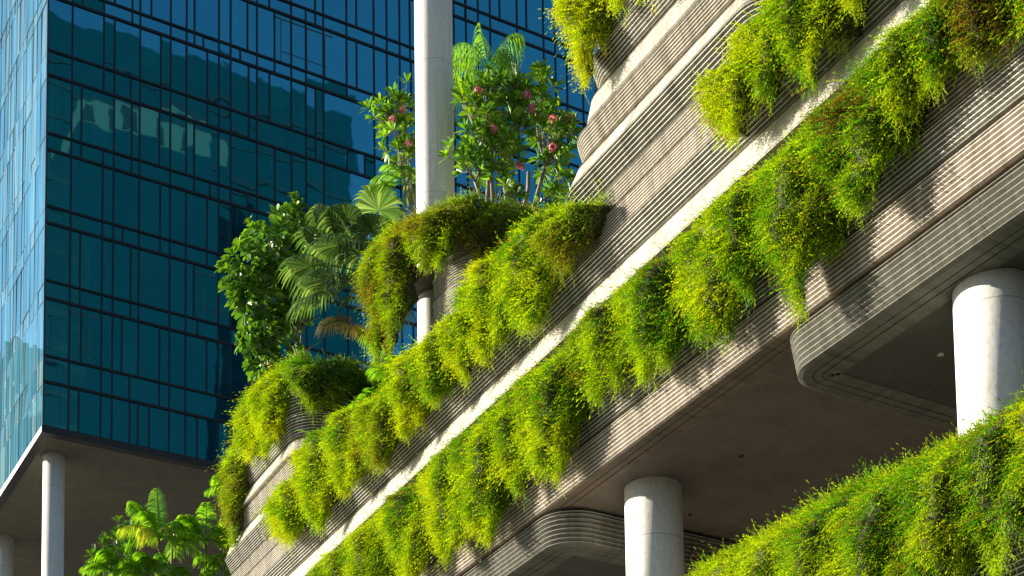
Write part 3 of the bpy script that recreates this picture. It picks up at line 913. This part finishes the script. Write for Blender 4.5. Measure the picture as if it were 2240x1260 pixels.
# --- broad leaved tree, positions and sizes scaled about the camera, past the far block
random.seed(21)
GREENS = [(.10, .26, .022), (.075, .20, .025), (.17, .34, .02), (.055, .15, .025), (.13, .29, .02)]
ft = empty("broad_leaved_tree", (18.131, 43.689, 15.2), "dense dark green tree with big rounded glossy leaves left of the fan palm", "tree")
m = MB()
for (bx, by, tx, ty, tz, r) in [(18.107, 43.646, 17.577, 43.764, 27.839, 0.071), (18.402, 43.764, 18.402, 43.646, 28.783, 0.064), (17.871, 43.646, 17.223, 43.528, 26.894, 0.06), (18.815, 43.882, 18.579, 43.882, 27.839, 0.06)]:
    pts = wiggle((bx, by, 15.2), (tx, ty, tz), 8, .05)
    m.tube(pts, [r * (1 - .65 * i / 8) for i in range(9)], 8)
    for k in range(9):
        q = pts[random.randint(6, 8)]; e = q + Vector((random.gauss(0, .5), random.gauss(0, .5), random.uniform(.1, .6)))
        m.tube([q, q.lerp(e, .5) + Vector((0, 0, .05)), e], [.022, .016, .009], 5)
m.build("trunk", M_BARK, ft, True)
m = MB()
blobs = [(18.579, 43.882, 29.195, 0.495, 0.531), (18.048, 43.764, 28.488, 0.707, 0.649), (18.697, 43.999, 28.429, 0.649, 0.707), (17.399, 43.646, 27.839, 0.732, 0.649), (18.284, 43.882, 27.603, 0.885, 0.767), (16.81, 43.528, 26.837, 0.649, 0.707),
         (17.635, 43.764, 26.894, 0.944, 0.825), (18.52, 43.999, 26.659, 0.649, 0.825), (16.751, 43.528, 25.952, 0.59, 0.707), (17.517, 43.764, 25.833, 0.885, 0.767), (17.045, 43.646, 25.008, 0.59, 0.59), (17.752, 43.764, 24.89, 0.707, 0.59), (17.399, 43.646, 24.183, 0.472, 0.531), (17.695, 43.764, 23.71, 0.33, 0.354), (18.048, 43.882, 25.833, 0.707, 0.707)]
for (x, y, z, r, h) in blobs:
    for k in range(int(34 * r * h * 1.5) + 7):
        u = rnd_dir(); q = random.uniform(.35, 1.2)
        c = Vector((x - .1 + u.x * r * q * .86, y + u.y * r * q * .9, z + u.z * h * q))
        rosette(m, c, u + Vector((0, 0, .8)), random.randint(6, 9), random.uniform(.24, .34), .105, GREENS, (.3, 1.3), .25, .68)
m.build("crown", M_LEAF, ft)

# --- palms
def frond(mb, base, d, L, droop, ll, cols, n=34, hang=.6, w=.016, twist=0.0, start=.18):
    d = V3(d).normalized()
    side0 = d.cross(Vector((0, 0, 1)))
    if side0.length < .1: side0 = Vector((1, 0, 0))
    side0.normalize()
    pts = []
    for i in range(13):
        t = i / 12
        pts.append(V3(base) + d * L * t + Vector((0, 0, -1)) * droop * L * t ** 2.2)
    mb.tube(pts, [.018 * (1 - .8 * i / 12) + .003 for i in range(13)], 5, tuple(x * 1.1 for x in cols[0]))
    for k in range(n):
        t = start + (1 - start) * (k + .5) / n
        f = t * 12; i = min(int(f), 11)
        p = pts[i].lerp(pts[i + 1], f - i)
        T = (pts[i + 1] - pts[i]).normalized()
        env = math.sin(math.pi * min(1, .12 + .85 * (t - start) / (1 - start))) ** .55
        for sg in (1, -1):
            q = random.uniform(.85, 1.1)
            dd = (side0 * sg * 1.0 + T * random.uniform(.55, .8) + Vector((0, 0, random.uniform(-.1, .25)))).normalized()
            if hang > .8: dd = (dd * .75 + Vector((0, 0, -.55))).normalized()
            l = ll * env * q
            c = random.choice(cols); br = random.uniform(.75, 1.2); c = tuple(x * br for x in c)
            vs = []
            for e in range(5):
                u = e / 4
                pp = p + dd * l * (u - hang * .35 * u * u) + Vector((0, 0, -1)) * l * hang * u * u
                ww = w * (1 - .9 * u ** 2) * (.5 if e == 0 else 1)
                vs += [pp + T * ww, pp - T * ww]
            mb.add(vs, [(2 * e, 2 * e + 1, 2 * e + 3, 2 * e + 2) for e in range(4)], c)

PG = [(.13, .36, .02), (.19, .44, .018), (.10, .28, .02), (.28, .50, .02)]
PY = [(.22, .40, .02), (.32, .40, .03), (.13, .32, .02), (.40, .34, .06)]
PS = [(.075, .165, .05), (.055, .13, .04), (.15, .25, .10), (.04, .10, .03)]
def feather_palm(label, base, top, fr, cols, trunk_r=.05, group=None, ll=.45, n=34, mat_t=None, w=.016, extra=5, old=None):
    o = empty("feather_palm", base, label, "palm", group)
    m = MB()
    pts = wiggle(base, top, 6, .03)
    m.tube(pts, [trunk_r * (1.2 - .5 * i / 6) for i in range(7)], 10)
    m.build("trunk", mat_t or M_BARK, o, True)
    fr = list(fr)
    for k in range(extra):
        th = random.uniform(0, 6.28); q = random.choice(fr)
        fr.append(((math.cos(th), math.sin(th) * .8, random.uniform(.25, 1.4)), q[1] * random.uniform(.75, 1.0), q[2], q[3]))
    for i_, (d, L, dr, hang) in enumerate(fr):
        mb = MB(); frond(mb, top, d, L, dr, ll, (PY if old and i_ in old else cols), n, hang, w * 1.1)
        mb.build("frond", M_PALM, o)
    return o

random.seed(4)
feather_palm("tall feather palm with drooping leaflets behind the pink flowering trees", (20.95, 36.9, 23.7), (21.05, 36.7, 30.25),
             [((-.85, -.1, 1.1), 2.0, .75, 1.15), ((-.5, -.5, 1.2), 1.9, .7, 1.15), ((.55, -.2, 1.5), 2.6, .50, 1.2), ((.9, .0, .9), 2.2, .85, 1.1), ((-1, .2, .75), 1.8, .85, 1.1),
              ((.2, -.6, 1.0), 1.7, .9, 1.1), ((-.15, .2, 1.8), 1.7, .15, .9), ((1.1, -.2, .5), 2.0, .75, 1.1), ((.4, .5, 1.1), 1.9, .7, 1.1)], PG, .06, ll=.85, n=24, w=.011, extra=2)
feather_palm("feather palm fronds left of the tall column below the pink flowers", (20.062, 39.911, 25.359), (20.062, 39.804, 28.355),  # base and crown points scaled about the camera to stand farther back
             [((-1, -.1, .55), 1.25, .65, .5), ((-.8, -.3, .9), 1.3, .6, .5), ((-.9, .2, .15), 1.1, .5, .5), ((.4, .2, 1), 1.2, .4, .5), ((-.3, -.5, .6), 1.0, .6, .5)], PG, .045, ll=.42, n=26)
gs_ = "small feather palms in the dark corner of the middle planter"
feather_palm("small bright feather palm left of the tall column's foot", (16.35, 32.6, 17.0), (16.3, 32.6, 18.3),
             [((-.9, -.2, .75), 1.15, .5, .35), ((-.4, -.5, 1.1), 1.2, .5, .35), ((.5, -.3, 1.0), 1.1, .5, .35), ((.9, .1, .6), 1.0, .5, .35), ((0, .3, 1.3), 1.1, .3, .35), ((-.7, .4, .9), 1.1, .45, .35)], PG, .04, gs_, ll=.42, n=26)
feather_palm("lower small feather palm against the shaded ribbed wall", (15.6, 32.3, 16.6), (15.5, 32.3, 17.35),
             [((-.8, -.2, .6), .9, .6, .35), ((-.3, -.5, 1.0), .95, .5, .35), ((.7, -.2, .9), 1.0, .55, .35), ((.1, .3, 1.2), .9, .4, .35)], PG, .035, gs_, ll=.36, n=24)
feather_palm("single bright frond poking out of the middle hedge right of the tall column", (18.7, 30.6, 20.2), (18.75, 30.6, 21.3),
             [((-1, -.3, .42), .75, .35, .2), ((-.8, -.2, .9), .7, .3, .2)], PY, .02, ll=.36, n=18, w=.018, extra=0)
# the far left group
gl = "palms at the foot of the glass tower"
feather_palm("feather palm with a yellowing drooping frond, bottom left", (14.95, 46, 15.2), (14.95, 46, 19.25),
             [((-.75, -.2, 1.15), 1.75, .35, .6), ((-.15, -.2, 1.5), 1.65, .15, .55), ((-1, -.3, .5), 1.5, .5, .75), ((.7, -.1, 1.0), 1.6, .5, .6), ((-.6, -.7, .15), 1.5, .35, .9), ((.9, -.3, .3), 1.3, .6, .7), ((.1, -.8, .5), 1.2, .7, .7), ((.4, .5, 1.1), 1.5, .4, .6)], PG, .05, gl, ll=.52, n=34, w=.02, old=(2, 4, 6))
feather_palm("bright green feather palm touching the podium's far corner", (16.3, 45.5, 15.2), (16.2, 45.5, 19.2),
             [((-.6, -.2, 1.0), 1.4, .45, .5), ((-.1, -.4, 1.4), 1.5, .3, .5), ((.5, -.3, 1.1), 1.4, .4, .5), ((-.9, -.1, .3), 1.2, .5, .6), ((.8, -.2, .3), 1.1, .5, .6), ((.1, -.8, .4), 1.1, .6, .6), ((-.4, .4, 1.3), 1.4, .3, .5), ((-.5, -.6, -.1), 1.1, .3, .6)], PG, .05, gl, ll=.48, n=30, w=.02)
feather_palm("low feather palm at the bottom edge, leftmost of the group", (13.4, 45.5, 15.2), (13.4, 45.5, 17.75),
             [((-.9, -.2, .6), 1.1, .6, .5), ((-.3, -.4, 1.1), 1.2, .5, .6), ((.6, -.2, 1.0), 1.3, .55, .8), ((-.6, .3, .9), 1.1, .5, .5), ((1, 0, .5), 1.2, .5, .8)], PG, .05, gl, ll=.48, n=28, w=.02)
feather_palm("low feather palm at the bottom edge in the middle of the group", (15.2, 44.6, 15.2), (15.2, 44.6, 17.3),
             [((-.9, -.2, .7), 1.1, .6, .7), ((-.2, -.4, 1.1), 1.1, .5, .7), ((.7, -.2, .9), 1.2, .55, .7), ((.2, .3, 1.2), 1.1, .5, .6), ((1, -.3, .4), 1.1, .5, .7)], PG, .05, gl, ll=.48, n=28, w=.02)
feather_palm("small dark feather palm high beside the leftmost hedge drape", (16.9, 44.5, 15.2), (16.75, 44.5, 20.6),
             [((-.8, -.1, .8), .95, .5, .6), ((-.5, -.4, .9), .9, .5, .6), ((-.7, .2, .2), .9, .5, .6), ((-.3, -.3, -.1), .8, .5, .6), ((.3, 0, 1.1), .9, .4, .6), ((-.2, -.6, .3), .9, .6, .6)], PG, .045, gl, ll=.40, n=26, w=.018)
feather_palm("broad crowned feather palm in the middle of the group, behind the yellowing one", (15.8, 47.2, 15.2), (15.75, 47.2, 19.7),
             [((-.6, -.2, 1.0), 1.5, .45, .6), ((.4, -.4, 1.2), 1.5, .4, .6), ((.8, -.2, .7), 1.4, .5, .6), ((-.9, -.1, .4), 1.3, .5, .7), ((.1, -.6, 1.0), 1.4, .5, .6)], PG, .05, gl, ll=.52, n=30, w=.02, extra=7)
feather_palm("squat feather palm at the bottom edge, right below the podium's far corner", (16.4, 44.4, 15.2), (16.4, 44.4, 17.9),
             [((-.8, -.2, .8), 1.3, .5, .6), ((.4, -.4, 1.2), 1.2, .4, .6), ((-.3, -.5, .7), 1.3, .6, .7), ((.8, -.2, .6), 1.1, .5, .6)], PG, .05, gl, ll=.50, n=30, w=.02, extra=7)
feather_palm("feather palm fanning out at the bottom edge below the yellowing frond", (14.3, 45.2, 15.2), (14.3, 45.2, 17.7),
             [((-.8, -.2, .8), 1.3, .5, .6), ((.4, -.4, 1.2), 1.2, .4, .6), ((-.3, -.5, .9), 1.3, .5, .7), ((.8, -.2, .6), 1.3, .5, .6)], PG, .05, gl, ll=.50, n=30, w=.02, extra=7)
st = empty("broad_leaved_shrub", (13.9, 47, 15.2), "dark shrub with upright rosettes of thick leaves behind the low palms, bottom left", "shrub")
m = MB(); mc = MB()
for (x, y, z) in [(13.55, 46.8, 19.15), (14.05, 47, 19.75), (14.45, 47.1, 19.85), (13.2, 46.6, 18.6), (13.8, 46.9, 18.9), (14.3, 47, 19.0), (13.9, 46.5, 18.3), (14.6, 46.6, 18.3), (13.3, 46.7, 18.0)]:
    pts = wiggle((x * .5 + 13.9 * .5, y, 15.4), (x, y, z), 5, .05)
    m.tube(pts, [.045 - .006 * i for i in range(6)], 6)
    for k in range(8):
        c = V3((x, y, z)) - Vector((random.gauss(0, .07), random.gauss(0, .07), k * .13 - .1))
        rosette(mc, c, (random.gauss(0, .3), random.gauss(0, .3), 1), 9, .26, .06, GREENS, (.4, 1.3), .1, .65)
m.build("trunk", M_BARK, st, True); mc.build("crown", M_LEAF, st)

# --- fan palm
def fan(mb, hub, d, R, cols, n=34, span=2.7, droop=.55, fold=.10):
    """a round palmate leaf: blades joined for half their length, free and hanging beyond"""
    d = V3(d).normalized()
    a = d.cross(Vector((0, 0, 1)))
    if a.length < .1: a = Vector((1, 0, 0))
    a.normalize()
    for k in range(n):
        th = -span + 2 * span * (k + .5) / n
        u = d * math.cos(th) + a * math.sin(th)
        u = (u + Vector((0, 0, random.uniform(-.04, .04)))).normalized()
        s = (-d * math.sin(th) + a * math.cos(th))
        dth = span / n
        c = random.choice(cols); br = random.uniform(.7, 1.25); c = tuple(x * br for x in c)
        l = R * (.72 + .28 * math.cos(th * .55)) * random.uniform(.93, 1.05)
        vs = []
        jo = .58                                   # blades are joined up to here
        for e in range(8):
            t = e / 7
            w = t * l * math.tan(dth) * 1.04 if t < jo else jo * l * math.tan(dth) * 1.04 * (1 - ((t - jo) / (1 - jo)) ** 1.4 * .92)
            hang = max(0, t - .55)
            p = V3(hub) + u * l * (t - 1.0 * droop * hang ** 1.6) + Vector((0, 0, -1)) * l * (droop * hang ** 1.25 * 1.5 + .10 * t * t)
            lift = Vector((0, 0, fold * w * 2))
            vs += [p + s * w, p + lift * (1 if t < .65 else .5), p - s * w]
        fs = []
        for e in range(7):
            q = e * 3
            fs += [(q, q + 1, q + 4, q + 3), (q + 1, q + 2, q + 5, q + 4)]
        mb.add(vs, fs, c)
random.seed(12)
fp = empty("fan_palm", (20.991, 43.248, 15.1), "fan palm with drooping grey green fans and a red brown trunk", "palm")
m = MB()
pts = [V3(q) for q in [(21.32, 43.25, 15.1), (19.926, 40.608, 20.52), (19.872, 40.608, 21.816), (19.786, 40.554, 23.004), (19.602, 40.5, 24.192), (19.386, 40.5, 25.272), (19.332, 40.5, 26.136)]]  # trunk and fan hubs pushed back along the line of sight, scaled about the camera
m.tube(pts, [.18, .16, .15, .16, .18, .19, .13], 14)
for k in range(46):     # old leaf bases
    t = random.uniform(1.05, 5.4); i = int(t); p = pts[i].lerp(pts[i + 1], t - i)
    th = random.uniform(0, 6.28); dd = Vector((math.cos(th), math.sin(th), 1.3)).normalized()
    m.tube([p + Vector((math.cos(th), math.sin(th), 0)) * .12, p + Vector((math.cos(th), math.sin(th), 0)) * .14 + dd * .12, p + dd * .26 + Vector((math.cos(th), math.sin(th), 0)) * .12], [.05, .035, .008], 5)
m.build("trunk", M_REDBARK, fp, True)
crown = Vector((19.17, 40.446, 25.812))
DRY = [(.16, .12, .05), (.12, .09, .04), (.12, .14, .05)]
for (hub, dd, R, cols, droop) in [
    ((18.414, 40.176, 27.0), (-.75, -.5, .35), .95, PS, .7), ((19.494, 40.392, 27.756), (.05, -.35, .8), 1.05, PS, .5), ((20.358, 40.5, 27.432), (.7, -.3, .5), .9, PS, .6),
    ((18.09, 40.068, 26.136), (-.9, -.45, .0), 1.0, PS, .8), ((19.008, 39.852, 26.676), (-.25, -.9, .3), .95, PS, .8), ((17.712, 40.068, 25.002), (-.9, -.4, -.05), 1.05, PS, .8),
    ((18.36, 39.744, 24.948), (-.3, -.9, -.1), .95, PS, .85), ((19.17, 39.636, 25.272), (.2, -.9, -.1), .9, PG, .9), ((17.496, 40.176, 24.516), (-.8, -.3, -.35), .95, PS, .9),
    ((18.036, 40.176, 24.084), (-.5, -.5, -.6), .85, DRY, .75), ((18.576, 40.176, 23.976), (-.1, -.6, -.7), .8, DRY, .75), ((19.764, 40.068, 26.352), (.6, -.7, .2), .9, PS, .8),
    ((18.09, 40.5, 27.0), (-.7, .1, .6), .95, PS, .7), ((18.738, 39.96, 26.028), (-.5, -.8, .1), 1.0, PS, .9), ((17.388, 40.392, 25.488), (-.9, .1, .1), .95, PS, .8), ((18.684, 39.636, 24.516), (-.1, -.8, -.4), .9, PS, .9), ((19.332, 39.744, 24.408), (.3, -.7, -.5), .85, DRY, .75), ((17.82, 39.852, 23.706), (-.5, -.5, -.6), .8, DRY, .75), ((19.98, 40.608, 27.0), (.5, .2, .7), .95, PS, .6), ((18.9, 40.932, 27.216), (-.3, .5, .8), .95, PS, .5), ((17.928, 40.716, 26.568), (-.8, .4, .4), .95, PS, .7), ((19.872, 40.284, 25.056), (.6, -.6, -.3), .8, PS, .9), ((19.008, 40.068, 23.76), (.1, -.5, -.9), .6, PG, .6), ((19.71, 40.176, 23.328), (.1, -.4, -.9), .55, PS, .6)]:
    mb = MB()
    q = V3(hub)
    mb.tube([crown, crown.lerp(q, .55) + Vector((0, 0, .10)), q], [.022, .016, .011], 5, (.12, .16, .04))
    fan(mb, q, dd, R * (.85 if cols is DRY else 1.18), cols, 38, 2.6, droop * random.uniform(.6, .9))
    mb.build("fan_leaf", M_PALM, fp)

# --- pink flowering trees
FG = [(.13, .34, .022), (.10, .26, .025), (.22, .46, .02), (.32, .52, .02), (.07, .18, .02)]
PINK = [(.85, .28, .40), (.88, .40, .48), (.78, .20, .32), (.90, .55, .52)]
def flower_cluster(c, parent, r=.115):
    m = MB()
    for k in range(38):
        u = rnd_dir(); p = V3(c) + u * r * random.uniform(.5, 1)
        ax = (u + Vector((0, 0, .2))).normalized(); a = ax.cross(Vector((.2, .3, .9))).normalized(); b = ax.cross(a)
        for q in range(5):
            th = q * 1.2566; dd = a * math.cos(th) + b * math.sin(th) + ax * .35
            leaf_blade(m, p, dd, dd.cross(ax), .055, .017, .1, random.choice(PINK), .1, 2, wide=.6)
    m.build("flower_cluster", M_PETAL, parent)
def branch_tree(name, label, base, tips, flowers, trunk_r, forks, LL=.34, cols=FG, group=None, extra=7):
    o = empty(name, base, label, "tree", group)
    m = MB(); mc = MB()
    fk = []
    for f in forks:
        pts = wiggle(base, f, 5, .04)
        m.tube(pts, [trunk_r * (1.15 - .5 * i / 5) for i in range(6)], 9)
        fk.append((V3(f), pts))
    for t in tips:
        t = V3(t)
        f, pts = min(fk, key=lambda q: (q[0] - t).length + max(0, q[0].z - t.z) * 2)
        if f.z > t.z: f = pts[3]
        mid = f.lerp(t, .55) + Vector((random.gauss(0, .08), random.gauss(0, .08), -.06))
        m.tube([f, mid, t], [trunk_r * .55, trunk_r * .4, .014], 7)
        rosette(mc, t, (t - mid).normalized() + Vector((0, 0, .5)), 13, LL, LL * .17, cols, (.25, 1.45), .12, .6)
        for k in range(extra):
            t2 = t + Vector((random.gauss(0, .24), random.gauss(0, .24), random.gauss(-.06, .22)))
            m.tube([mid.lerp(t, .3), t2], [.014, .009], 5)
            rosette(mc, t2, (t2 - mid).normalized() + Vector((0, 0, .5)), 11, LL * .95, LL * .16, cols, (.3, 1.5), .14, .6)
    m.build("trunk", M_BARK, o, True); mc.build("crown", M_LEAF, o)
    for f in flowers: flower_cluster(f, o)
    return o
random.seed(8)
gf = "pink flowering trees on the terrace by the tall column"
t1 = [(21.7, 35.1, 29.15), (21.4, 34.9, 28.5), (20.7, 34.8, 28.35), (21.0, 34.7, 27.9), (21.9, 35, 28.1), (22.4, 35.1, 27.9), (20.3, 34.7, 27.7), (21.5, 34.7, 27.5), (22.3, 35, 27.2), (20.75, 34.6, 27.4), (22.25, 34.9, 26.5), (21.9, 34.8, 25.9), (22.4, 34.8, 25.4), (20.2, 34.9, 28.2), (19.8, 34.9, 27.9), (21.8, 34.7, 26.9), (20.4, 34.9, 26.9)]
branch_tree("flowering_tree", "larger pink flowering tree with bare pale forking stems right of the tall column", (21.05, 35.0, 23.7), t1,
            [(20.95, 34.5, 28.15), (21.75, 34.55, 27.75), (21.0, 34.35, 27.7), (21.7, 34.5, 26.95), (22.3, 34.8, 25.1)][:4], .075, [(20.55, 35, 26.6), (21.25, 35, 26.4), (21.75, 35, 26.7), (21.9, 34.9, 25.6)], group=gf)
t2 = [(19.35, 34.3, 27.2), (19.7, 34.2, 26.9), (20.0, 34.3, 26.6), (19.3, 34.2, 26.5), (19.1, 34.3, 26.0), (19.6, 34.1, 26.2), (20.1, 34.2, 26.0), (19.35, 34.2, 25.5), (18.95, 34.2, 25.4), (19.8, 34.2, 25.5), (20.3, 34.3, 25.2), (19.5, 34.5, 27.8), (19.1, 34.6, 27.5)]
branch_tree("flowering_tree", "lower bushy pink flowering tree close against the right side of the tall column", (19.75, 34.5, 23.7), t2,
            [(19.6, 33.9, 26.4), (20.4, 34.0, 25.75), (19.25, 34.1, 27.45)], .06, [(19.3, 34.4, 25.2), (19.75, 34.4, 25.6), (20.1, 34.4, 25.0)], group=gf)
t3 = [(19.527, 39.269, 30.388), (19.26, 39.269, 29.96), (19.742, 39.162, 30.281), (19.367, 39.162, 29.425), (19.795, 39.162, 29.639), (19.581, 39.269, 28.997), (19.902, 39.269, 28.89)]  # tips, base, forks and flowers of this tree all scaled about the camera
branch_tree("flowering_tree", "pink flowering tree branches showing left of the tall column", (20.651, 40.018, 25.359), t3,
            [(19.56, 39.002, 30.014), (19.281, 39.002, 29.585), (19.742, 38.895, 28.944)], .05, [(20.116, 39.59, 28.462), (20.009, 39.59, 29.104)], group=gf)
branch_tree("flowering_tree", "single leafy pink flower spray poking out left of the bare rounded layers", (23.6, 34.9, 23.7), [(22.55, 34.8, 28.05), (22.5, 34.8, 27.85)],
            [(22.36, 34.7, 28.1)], .04, [(23.3, 34.9, 26.9)], group=gf, extra=1)
